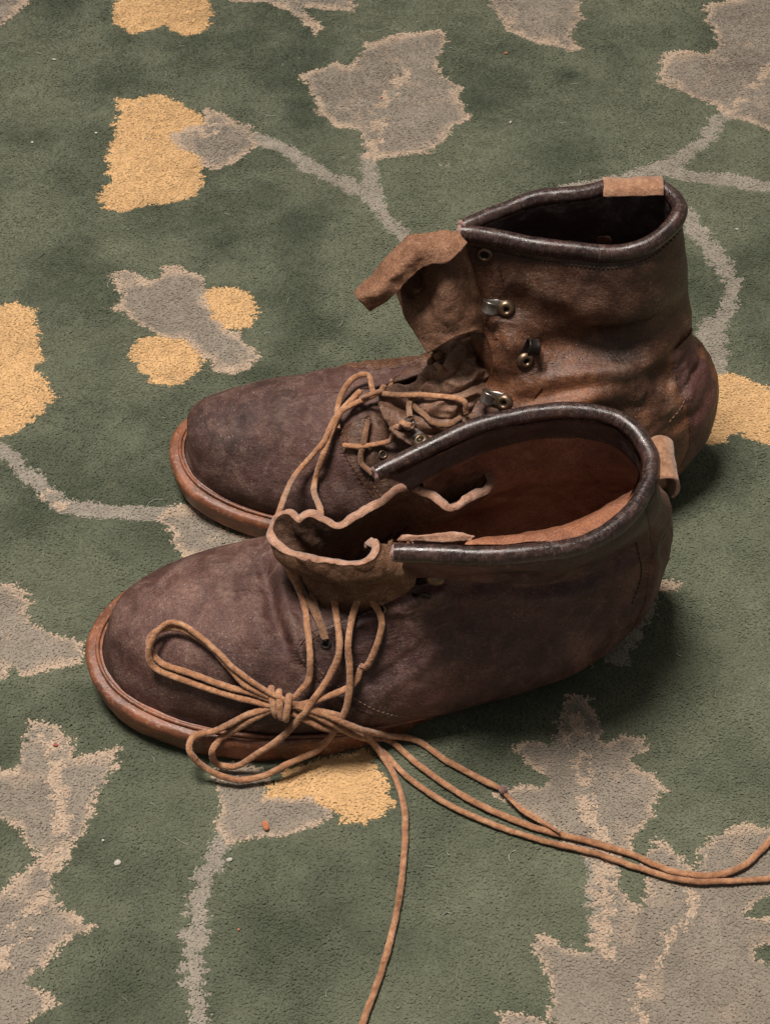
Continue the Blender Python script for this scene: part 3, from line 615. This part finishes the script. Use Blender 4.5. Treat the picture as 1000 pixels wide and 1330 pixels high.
# far boot: tongue standing in the throat, its tip folded over towards the toe
fr = [[(610,300,16.3),(618,345,14.2),(634,392,11.8),(662,432,9.4)],
      [(588,306,16.6),(592,350,15.3),(604,398,13.6),(628,432,11.3)],
      [(566,310,16.7),(574,350,15.6),(582,396,14.2),(606,430,12.5)],
      [(536,318,16.1),(543,360,14.0),(556,408,13.3),(586,440,12.4)],
      [(512,338,15.5),(512,372,14.5),(528,412,12.9),(557,458,11.5)]]
fr = [P3(r) for r in fr]
sheet('tongue', fr, far.root, nr=60, nc=70, flip=1, amp=.14, sc=2.0, seed=18, mats=[M_far_tongue, M_far_tongue, M_edge])
flap = [[(596,300,16.9),(560,302,17.0),(530,308,16.8),(508,328,16.2),(484,354,15.6),(460,379,15.0)],
        [(600,306,17.0),(570,318,17.1),(540,326,17.0),(518,346,16.4),(494,372,15.7),(466,390,15.0)],
        [(606,314,16.9),(584,338,16.6),(556,344,16.5),(530,362,15.8),(506,388,14.9),(482,405,14.3)]]
sheet('tongue_tip', [P3(r) for r in flap], far.root, nr=50, nc=80, th=.22, flip=1, amp=.13, sc=1.1, seed=24, mats=[M_tab_leather, M_tab_leather, M_edge])

# crumpled bellows between tongue and vamp
cr = [[(565,455,10.2),(560,470,9.0),(545,490,8.4),(520,500,8.0),(490,510,7.6)], [(600,432,10.6),(590,465,10.2),(575,500,9.2),(540,525,8.4),(500,545,7.7)],
      [(628,430,10.3),(618,470,9.8),(600,510,9.0),(570,545,8.2),(520,570,7.6)], [(648,440,9.6),(645,480,8.8),(625,520,8.2),(600,560,7.6),(560,590,7.2)]]
k = [catmull(P3(r), 140) for r in cr]; S = catmull(np.array(k), 120); N = grid_normals(S); Pq = S.reshape(-1, 3)
rg = 1-np.abs(fbm(Pq*np.array([.8, 1.0, 1.2]), 1.5, 44, 3)); S = S+N*(.34*(smooth(.3, 1, rg)-.4)).reshape(S.shape[:2])[..., None]
ti = np.linspace(0, 1, 120)[:, None]*np.ones((1, 140)); tj = np.ones((120, 1))*np.linspace(0, 1, 140)[None]
ph = math.pi*(4.2*(.35*ti+tj))+1.5*vnoise(Pq, 1.6, 47).reshape(120, 140); S = S+N*(.55*(np.abs(np.sin(ph))**.7-.62)*smooth(0, .08, ti)*(.75+.35*vnoise(Pq, 1.2, 49).reshape(120, 140)))[..., None]
shell('tongue_bellows', S, .2, [M_bellows, M_tongue_in, M_tongue], far.root, 1, .03)

# lining fold that shows above the near collar of the near boot
top = [P3(r) for r in ([(600,716,14.0),(680,713,14.0),(760,700,13.9),(812,680,13.9),(838,650,14.0)],
                       [(604,707,13.9),(682,703,14.0),(752,688,14.0),(802,667,14.0),(833,642,14.0)],
                       [(612,701,13.7),(684,693,13.8),(745,680,13.7),(796,657,13.6),(829,636,13.6)],
                       [(625,699,12.6),(690,692,12.6),(745,678,12.4),(790,654,12.2),(820,636,12.2)])]
sheet('lining_fold', top, near.root, nr=24, nc=90, th=.15, mats=[M_insole, M_lining, M_edge], amp=.06, sc=.9, seed=34, en=.02)
ne = [P3(r) for r in ([(515,702,13.6),(550,703,13.6),(580,704,13.6),(612,702,13.5)], [(522,696,13.7),(555,694,13.8),(590,691,13.8),(615,696,13.6)], [(528,698,13.0),(560,697,13.0),(595,694,13.0),(612,699,12.8)])]
sheet('lining_edge', ne, near.root, nr=14, nc=60, th=.10, mats=[M_edge, M_tongue_in, M_edge], amp=.05, sc=.6, seed=36)

gl = [P3(r) for r in ([(742,307,14.3),(765,303,14.5),(792,306,14.5)], [(744,312,14.0),(766,311,14.1),(794,313,14.1)], [(746,322,13.4),(766,324,13.4),(792,324,13.4)])]
sheet('lining_fold', gl, far.root, nr=16, nc=40, th=.12, mats=[M_insole, M_lining, M_edge], amp=.05, sc=.7, seed=38, en=.02)
# ------------------------------------------------------------------ pull tabs
def pull_tab(prof, a, b, parent):
    """prof: polyline of the strap loop; extruded between offset vectors a and b"""
    c = catmull(np.array(prof, float), 40); S = np.array([c+np.array(a)*(1-k)+np.array(b)*k for k in np.linspace(0, 1, 16)])
    S = S+(.035*fbm(S.reshape(-1, 3), .9, 61, 2)).reshape(S.shape[:2])[..., None]
    return shell('pull_tab', S, .16, [M_tab, M_tab, M_edge], parent, 1, .02)
pull_tab([(11.7,0,13.75),(11.95,0,14.0),(12.25,0,14.0),(12.5,0,13.8),(12.6,0,13.4),(12.55,0,13.0),(12.4,0,12.7)], (-.05,-7.6,.1), (0.05,-9.8,-.1), near.root)
pull_tab([(0,4.82,17.45),(0,5.0,17.66),(0,5.3,17.76),(0,5.65,17.68),(0,6.0,17.3),(0,6.25,16.4),(0,6.35,15.4)], (10.3,-.05,0), (13.1,.1,-.05), far.root)

# ------------------------------------------------------------------ back straps
def backstay(b, parent, j0, width, t0, t1):
    r0, r1 = int(NT*t0), int(NT*t1); js = range(j0-width, j0+width+1); S = b.S[r0:r1][:, list(js)]; N = b.N[r0:r1][:, list(js)]
    x = np.linspace(-1, 1, S.shape[1]); S = S+N*(.02+.10*(1-x**4))[None, :, None]
    f = gridfaces(*S.shape[:2]); f = [q[::-1] for q in f] if b.flip < 0 else f
    return new_obj('backstay', S.reshape(-1, 3), f, M_upper, parent)
backstay(near, near.root, int(NU*.47), 5, .10, .93); backstay(far, far.root, int(NU*.475), 5, .10, .60)

# ------------------------------------------------------------------ eyelets and hooks
up_near = bvh_of(meshes(near.root, ('vamp', 'quarter'))); up_far = bvh_of(meshes(far.root, ('vamp', 'quarter', 'tongue_bellows', 'tongue')))
q_far = bvh_of(meshes(far.root, ('vamp', 'quarter')))
def hit(tree, px, py):
    d = FW+RT*(px-500)/FOC+UP*(665-py)/FOC; d /= np.linalg.norm(d)
    r = tree.ray_cast(Vector(CAM), Vector(d))
    if r[0] is None: return None, None
    n = np.array(r[1]); n = n if n@d < 0 else -n
    return np.array(r[0])*100, n
def lathe(prof, seg=20):
    a = np.linspace(0, 2*math.pi, seg, endpoint=False); V = []
    for r, z in prof: V += [(r*math.cos(t), r*math.sin(t), z) for t in a]
    return np.array(V), gridfaces(len(prof), seg, True)
def place(V, p, n, ang=0.):
    n = n/np.linalg.norm(n); x = np.cross([0, 1., 0], n); x /= np.linalg.norm(x); y = np.cross(n, x)
    c, s = math.cos(ang), math.sin(ang); x, y = x*c+y*s, -x*s+y*c
    return p+V[:, :1]*x+V[:, 1:2]*y+V[:, 2:]*n
fac = [[(626,424),(646,414),(672,420),(690,438)], [(640,446),(660,442),(684,448),(706,458)], [(643,472),(662,472),(686,476),(710,482)], [(636,496),(656,498),(684,500),(706,502)],
       [(608,524),(636,526),(666,524),(694,518)], [(600,546),(626,546),(656,546),(684,540)]]
FP = []
for r_ in fac:
    row = []
    for k_, p_ in enumerate(r_):
        a_, n_ = hit(q_far, *p_); row.append(a_+n_*(.30 if k_ == 0 else .22 if k_ < 3 else .0) if a_ is not None else G(p_[0], p_[1], 9))
    FP.append(row)
FS = catmull(catmull(np.array(FP), 40).transpose(1, 0, 2), 30).transpose(1, 0, 2)
FN = grid_normals(FS); FS = FS+FN*(.07*fbm(FS.reshape(-1, 3), .9, 92, 3)).reshape(FS.shape[:2])[..., None]
fac_o = shell('eyelet_facing', FS, .2, [M_upper_far, M_upper_far, M_tongue], far.root, 1 if (FN.reshape(-1, 3)@(-FW)).sum() > 0 else -1, .03)
up_far = bvh_of(meshes(far.root, ('vamp', 'quarter', 'tongue_bellows', 'tongue', 'eyelet_facing')))
def eyelet(tree, px, py, parent, r=.30, mat=None, nudge=.02):
    p, n = hit(tree, px, py)
    if p is None: return
    V, F = lathe([(r*.42, -.25), (r*.45, .03), (r*.55, .10), (r*.75, .11), (r*.95, .05), (r*1.0, -.03)])
    new = new_obj('eyelet', place(V, p+n*nudge, n), F, mat or M_brass, parent)
    V, F = lathe([(r*.5, .0), (.001, .0)]); new_obj('hole_shade', place(V, p+n*nudge, n), F, M_hole_shade, new)  # flat dark disc standing in for the shaded opening
    return new
def hook(tree, px, py, qx, qy, parent, shiny=False, lift=0.0):
    """riveted lace hook: plate and rivet at p, curled tongue towards q"""
    p, n = hit(tree, px, py); q, nq = hit(tree, qx, qy)
    if p is None: return
    if q is None: q = p+np.array([-1., 0, 0])
    p = p+n*lift; q = q+n*lift
    V, F = lathe([(.12, .04), (.15, .22), (.25, .26), (.36, .18), (.44, .06), (.45, -.06)])
    rv = new_obj('hook_rivet', place(V, p+n*.02, n), F, M_brass, parent)
    V, F = lathe([(.2, .08), (.001, .08)]); new_obj('hole_shade', place(V, p+n*.02, n), F, M_hole_shade, rv)  # solid disc, shade of the rivet opening painted on
    d = q-p; d -= n*(d@n); L = np.linalg.norm(d); d /= L; s = np.cross(n, d)
    # plate with a rolled hook
    c = [p+d*.1+n*.05, p+d*(L*.5)+n*.07, p+d*(L*.8)+n*.10, p+d*(L*1.15)+n*.20, p+d*(L*1.28)+n*.46, p+d*(L*1.1)+n*.74, p+d*(L*.75)+n*.76, p+d*(L*.55)+n*.62]
    c = catmull(np.array(c), 40); wv = np.interp(np.linspace(0, 1, 40), [0, .15, .35, .6, .85, 1], [.40, .36, .26, .28, .32, .22])
    S = np.array([c+s*wv[:, None]*k for k in np.linspace(-1, 1, 9)])
    bulge = np.array([1-k*k for k in np.linspace(-1, 1, 9)])
    N = grid_normals(S); S = S+N*(bulge*.05)[:, None, None]
    return shell('lace_hook', S, .09, [M_steel if shiny else M_blackmetal]*3, parent, 1)
hook(up_far, 657, 400, 633, 393, far.root, True); hook(up_far, 682, 467, 687, 442, far.root); hook(up_far, 655, 522, 636, 510, far.root, True)
eyelet(up_far, 629, 330, far.root, .42, M_brass)
hook(up_far, 549, 577, 532, 556, far.root, True, .22)
eyelet(up_far, 497, 590, far.root, .26)
eyelet(up_near, 423, 836, near.root, .26, M_thread); eyelet(up_near, 496, 791, near.root, .26); hook(up_near, 566, 752, 548, 752, near.root)

# ------------------------------------------------------------------ counter seams sewn over the heels
def sewn(tree, pts, parent, mat, gap=.26, ln=.16):
    Q = catmull(np.array(pts, float), 90); P = []; NN = []
    for q in Q:
        a_, n_ = hit(tree, *q)
        if a_ is not None: P.append(a_+n_*.015); NN.append(n_)
    P = np.array(P); L_ = np.concatenate([[0], np.cumsum(np.linalg.norm(np.diff(P, axis=0), axis=1))]); VV = []; FF = []; k = 0
    for d0 in np.arange(0, L_[-1]-ln, gap):
        a_ = np.array([[np.interp(d0+q, L_, P[:, c]) for c in range(3)] for q in (0, ln/2, ln)]); a_[1] += NN[min(np.searchsorted(L_, d0), len(NN)-1)]*.04
        v_, f_ = tube_geo(a_, .03, 5, True); VV.append(v_); FF += [tuple(x+k for x in f) for f in f_]; k += len(v_)
    o_ = new_obj('seam_stitching', np.concatenate(VV), FF, mat, parent); o_['kind'] = 'stuff'
sewn(q_far, [(893,452),(899,490),(886,525),(868,548)], far.root, M_stitch_light); sewn(q_far, [(897,560),(901,592),(893,625)], far.root, M_thread); sewn(q_far, [(904,556),(908,590),(899,628)], far.root, M_thread)
sewn(up_near, [(826,705),(832,745),(818,790)], near.root, M_thread)
sewn(q_far, [(648,345),(655,372)], far.root, M_thread)
# ------------------------------------------------------------------ laces
allb0 = allb = bvh_of([c for r in (near.root, far.root) for c in r.children])
allb2 = bvh_of([c for r in (near.root, far.root) for c in r.children if not c.name.startswith(('tongue', 'lining', 'lace'))])
def lace_path(pts, r=.19, n=None, lift=True, tree=None):
    allb = tree or allb0
    """pts: (px,py,h) h over the surface seen there, or (px,py,None,z) at height z"""
    out = []
    for p in pts:
        if len(p) == 4: out.append(G(p[0], p[1], p[3])); continue
        h, nn = hit(allb, p[0], p[1])
        if h is None or h[2] < .1: out.append(G(p[0], p[1], p[2]))
        else: out.append(h+nn*p[2])
    P = np.array(out); L = np.linalg.norm(np.diff(P, axis=0), axis=1).sum(); n = n or max(24, int(L/.07))
    C = catmull(P, n)
    if lift:
        for i in range(len(C)):
            hh = allb.ray_cast(Vector(C[i]/100+np.array([0, 0, .006])), Vector((0, 0, -1)), .012)
            if hh[0] is not None and C[i, 2] < hh[0][2]*100+r: C[i, 2] = hh[0][2]*100+r
            C[i, 2] = max(C[i, 2], r*.45)
        for _ in range(3): C[1:-1, 2] = (C[:-2, 2]+C[1:-1, 2]*2+C[2:, 2])/4
    return C
def fuzz(V, F, C, k, ln=.075):
    T, N_, B_ = frames(C); i = rng.integers(0, len(C), k); a = rng.uniform(0, 2*math.pi, k)[:, None]; d = np.cos(a)*N_[i]+np.sin(a)*B_[i]
    r_ = np.linalg.norm(V[:10]-V[:10].mean(0), axis=1).mean(); p = C[i]+d*r_*.85; t = T[i]*rng.normal(0, 1, (k, 1))+d*rng.uniform(.3, 1.1, (k, 1)); t /= np.linalg.norm(t, axis=1, keepdims=True)
    L = rng.uniform(.4, 1.3, (k, 1))*ln; w_ = np.cross(t, d)+1e-4; w_ /= np.linalg.norm(w_, axis=1, keepdims=True); o = len(V)
    H = np.stack([p-w_*.007, p+w_*.007, p+t*L+.02*rng.normal(0, 1, (k, 3))], 1).reshape(-1, 3)
    return np.concatenate([V, H]), list(F)+[(o+3*q, o+3*q+1, o+3*q+2) for q in range(k)]
def lace(name, pts, parent, mat=M_lace, r=.185, lift=True, seed=0, taper=False, tree=None):
    C = lace_path(pts, r, lift=lift, tree=tree); n = len(C); s = np.linspace(0, n*.07, n)
    C = C+.018*np.stack([vnoise(C, .5, seed+1), vnoise(C, .5, seed+2), vnoise(C, .5, seed+3)], 1)
    r = r*.86; rr = r*(1+.06*vnoise(C, .6, seed+5)+.03*vnoise(C, .3, seed+6))
    if taper: rr[-12:] *= np.linspace(1, .5, 12)
    V, F = tube_geo(C, rr, 10, True, .03, .84, seed); V = V+.006*rng.normal(0, 1, V.shape); V, F = fuzz(V, F, C, int(n*8))
    return new_obj(name, V, F, mat, parent)
# strands threaded through the far boot
for i, p in enumerate([
   [(577,478,.25),(540,492,.35),(500,510,.4),(468,530,.5)],
   [(604,530,.3),(592,518,.5),(560,512,.6),(525,512,.7),(490,522,.7)],
   [(438,560,.5),(448,528,.6),(462,506,.8),(480,500,.7),(486,512,.2)],
   [(450,579,.3),(475,577,.5),(500,568,.6),(524,562,.5),(532,555,.5)],
   [(483,545,.3),(478,575,.5),(476,600,.4),(484,612,.3)],
   [(535,520,.3),(543,540,.4),(560,552,.3),(585,552,.2),(598,545,.2)],
   [(555,505,.4),(538,525,.4),(536,545,.3)]]):
    lace('lace_strand', p, far.root, M_lace_dull if i in (4, 5, 6) else M_lace, .17, seed=i*7)
# strands threaded through the near boot
for i, p in enumerate([
   [(394,730,None,8.0),(404,755,.4),(412,795,.25),(423,834,.0)],
   [(404,738,None,8.0),(430,766,.6),(470,780,.4),(498,790,-.1)],
   [(384,732,None,8.0),(396,765,.35),(410,800,.3),(421,834,-.1)],
   [(470,745,None,8.3),(490,775,.5),(497,812,.4),(480,855,.3),(468,872,-.1)]]):
    lace('lace_strand', p, near.root, M_lace_dull if i != 3 else M_lace, .18, seed=50+i*7, tree=allb2)
kp, kn = hit(allb, 368, 911)
knot_t = thing('shoelace', 'long tan lace tied in a bow on the near boot with ends trailing over carpet', 'shoelace', tuple((kp)/100))
Ls = [
 # from the far boot down to the knot
 [(490,522,.7),(455,543,.8),(425,575,.9),(395,615,1.2),(366,655,None,8.2),(358,690,None,8.2),(366,740,.5),(388,790,.5),(402,840,.4),(400,875,.35),(388,895,.45),(375,905,.5)],
 [(470,528,.9),(448,548,.8),(424,590,.8),(414,630,.8),(416,662,None,9.0),(417,690,None,7.6)],
 # second strand: over the tongue, down the throat and round in the big outer loop
 [(431,722,None,8.2),(434,750,None,7.9),(437,790,.5),(436,835,.5),(420,875,.5),(395,915,.65),(365,945,.55),(335,972,.4),(310,981,.6),(285,978,.6),(278,965,.6),(292,948,.5),(325,930,.4),(358,915,.4)],
 [(488,740,None,8.2),(482,765,None,8.0),(470,795,.6),(457,835,.6),(453,880,.6),(445,925,.5),(415,965,.3),(375,992,None,1.0),(340,1009,None,.5),(305,1013,None,.5),(270,1000,None,.9),(247,978,None,2.0),(254,957,.5),(285,938,.45),(325,922,.4),(360,912,.4)],
 # doubled bow loop lying on the toe
 [(362,905,.45),(330,897,.3),(295,888,.3),(245,871,.3),(212,858,.35),(201,838,.5),(212,823,.55),(240,822,.5),(275,842,.4),(300,868,.35),(325,888,.4),(360,902,.5)],
 [(362,912,.45),(325,905,.35),(290,896,.35),(240,880,.3),(206,862,.5),(206,840,.9),(224,818,.9),(250,824,.8),(285,847,.6),(312,868,.55),(345,890,.55),(372,902,.6)],
 # short ends near the knot
 [(375,912,.5),(405,905,.5),(435,897,.4),(458,884,.3),(470,874,-.1)],
 [(378,905,.6),(410,915,.5),(440,925,.4)],
 # trailing ends
 [(382,908,.6),(420,920,.5),(460,935,.5),(500,947,.4),(540,962,.2),(580,988,.2),(620,1010,.2),(655,1027,.25)],
 [(385,912,.5),(425,928,.5),(465,945,.5),(505,962,.3),(545,995,.2),(600,1033,.2),(650,1058,.2),(700,1077,.2),(760,1092,.2),(820,1110,.2),(870,1131,.2),(920,1138,.25),(960,1128,.2),(985,1108,.2),(1010,1080,.2),(1040,1040,.2)],
 [(378,918,.5),(420,935,.5),(460,952,.5),(495,975,.3),(530,1010,.2),(580,1044,.2),(640,1071,.2),(700,1091,.2),(770,1108,.2),(830,1128,.2),(890,1144,.25),(950,1145,.2),(1010,1140,.2),(1060,1130,.2)],
 [(470,950,.6),(495,980,.35),(515,1015,.2),(526,1060,.2),(524,1120,.2),(516,1180,.2),(502,1240,.2),(480,1305,.2),(455,1370,.2)]]
nm = ['lace_strand', 'lace_strand', 'bow_loop', 'bow_loop', 'bow_loop', 'bow_loop', 'lace_strand', 'lace_strand', 'lace_end', 'lace_end', 'lace_end', 'lace_end']
for i, p in enumerate(Ls): lace(nm[i], p, knot_t, M_lace if i not in (2, 3) else M_lace, .185 if i > 1 else .175, seed=100+9*i, taper=(i == 8), tree=allb2 if i in (1, 2, 3) else None)
# knot: turns wrapped round the bundle
ax = G(392, 918, 6)-G(350, 900, 6); ax /= np.linalg.norm(ax); upv = kn-ax*(kn@ax); upv /= np.linalg.norm(upv); sd = np.cross(ax, upv)
KC = kp+kn*.42
for i, (o0, tilt) in enumerate(((-.42, .28), (-.08, .22), (.28, .05))):
    t = np.linspace(0, 2*math.pi, 40); C = KC+ax*(o0+.15*np.cos(t)+tilt*np.sin(t))[:, None]+upv*(.33*np.cos(t))[:, None]+sd*(.58*np.sin(t))[:, None]
    V, F = tube_geo(C, .16, 10, False, .09, .9, 200+i); new_obj('knot_turn', V, F, M_lace, knot_t)
# frayed split tip and its end bead
lace('split_tip', [(655,1030,.25),(675,1048,.3),(700,1064,.4),(727,1082,.55)], knot_t, M_lace, .11, seed=300, taper=True)
lace('split_tip', [(655,1032,.4),(680,1056,.35),(705,1070,.35),(725,1081,.3)], knot_t, M_lace, .08, seed=310, taper=True)
V, F = lathe([(.001, .22), (.14, .2), (.21, .1), (.21, -.05), (.1, -.18), (.001, -.2)], 12); new_obj('lace_tip', place(V, G(653, 1026, .35), np.array([.5, -.5, .6])), F, M_endcut, knot_t)

# ------------------------------------------------------------------ crumbs on the carpet
def crumb(px, py, size, mat, name, label, cat, long=1.0, ang=0.):
    bm = bmesh.new(); bmesh.ops.create_icosphere(bm, subdivisions=2, radius=1)
    c = G(px, py, .05); V = np.array([v.co[:] for v in bm.verts]); F = [[v.index for v in f.verts] for f in bm.faces]; bm.free()
    V = V*(1+.35*vnoise(V*1.0+px, .8, px % 13)[:, None])*np.array([size*long, size, size*.6])
    R = np.array([[math.cos(ang), -math.sin(ang), 0], [math.sin(ang), math.cos(ang), 0], [0, 0, 1]])
    o = new_obj(name, V@R.T+c, F, mat); tag(o, label, cat, 'bits of lint and crumbs on the carpet')
M_lint = suede('white lint', (170, 165, 155), (200, 195, 185), (220, 214, 204)); M_chip = suede('orange crumb', (150, 90, 60), (190, 120, 84), (216, 150, 112)); M_red = suede('red fluff', (150, 70, 62), (176, 92, 80), (190, 110, 96))
for a in [(125,172,.10,M_lint,'lint_speck','white lint speck just left of the big yellow petal','lint'),
 (42,184,.09,M_lint,'lint_speck','faint white lint speck near the upper left edge','lint'),
 (657,68,.10,M_chip,'crumb','tan crumb below the grey leaf at the top','crumb',1.4,.6),
 (663,158,.06,M_lint,'lint_shred','thin pale shred right of the grey leaf','lint',2.6,1.2),
 (957,297,.10,M_lint,'lint_speck','cream speck by the right edge beside the vine','lint'),
 (345,1073,.16,M_chip,'crumb','orange wood chip below the yellow petal near the bow','crumb',1.9,-1.1),
 (153,1121,.13,M_lint,'lint_tuft','white lint tuft right of the lower left leaf','lint',1.4,.5),
 (298,1117,.09,M_lint,'lint_speck','pale lint speck beside the lower vine','lint',1.6,.4),
 (72,968,.08,M_red,'fluff','red fluff on the lower left grey leaf','fluff',1.3),
 (310,1208,.06,M_chip,'crumb','small yellow crumb right of the lower vine','crumb'),
 (134,1092,.06,M_lint,'lint_speck','tiny white speck above the lint tuft','lint'),
 (70,76,.06,M_lint,'lint_shred','short bluish white fibre in the upper left green','lint',3.0,-.2),
 (495,126,.06,M_red,'fluff','reddish fluff on the vein of the grey leaf','fluff',1.8,.8)]: crumb(*a)

# fine fibres and dust that lie loose on the pile
k = 200; X = rng.uniform(-24, 24, k); Y = rng.uniform(-28, 46, k); aa = rng.uniform(0, math.pi, k); ln = rng.gamma(2., .09, k)+.02; VV = []; FF = []
for i in range(k):
    t_ = np.linspace(-1, 1, 5); bend = rng.normal(0, .5); P = np.stack([X[i]+t_*ln[i]*math.cos(aa[i])-bend*ln[i]*t_**2*math.sin(aa[i]), Y[i]+t_*ln[i]*math.sin(aa[i])+bend*ln[i]*t_**2*math.cos(aa[i]), .035+0*t_], 1)
    v_, f_ = tube_geo(P, rng.uniform(.006, .013), 4, True); FF += [tuple(x+len(VV)*0+o for x in f) for o in [sum(len(q) for q in VV)] for f in f_]; VV.append(v_)
lo = new_obj('loose_fibres', np.concatenate(VV), FF, M_lint); lo['kind'] = 'stuff'; tag(lo, 'fine pale fibres and dust scattered over the whole carpet', 'lint')
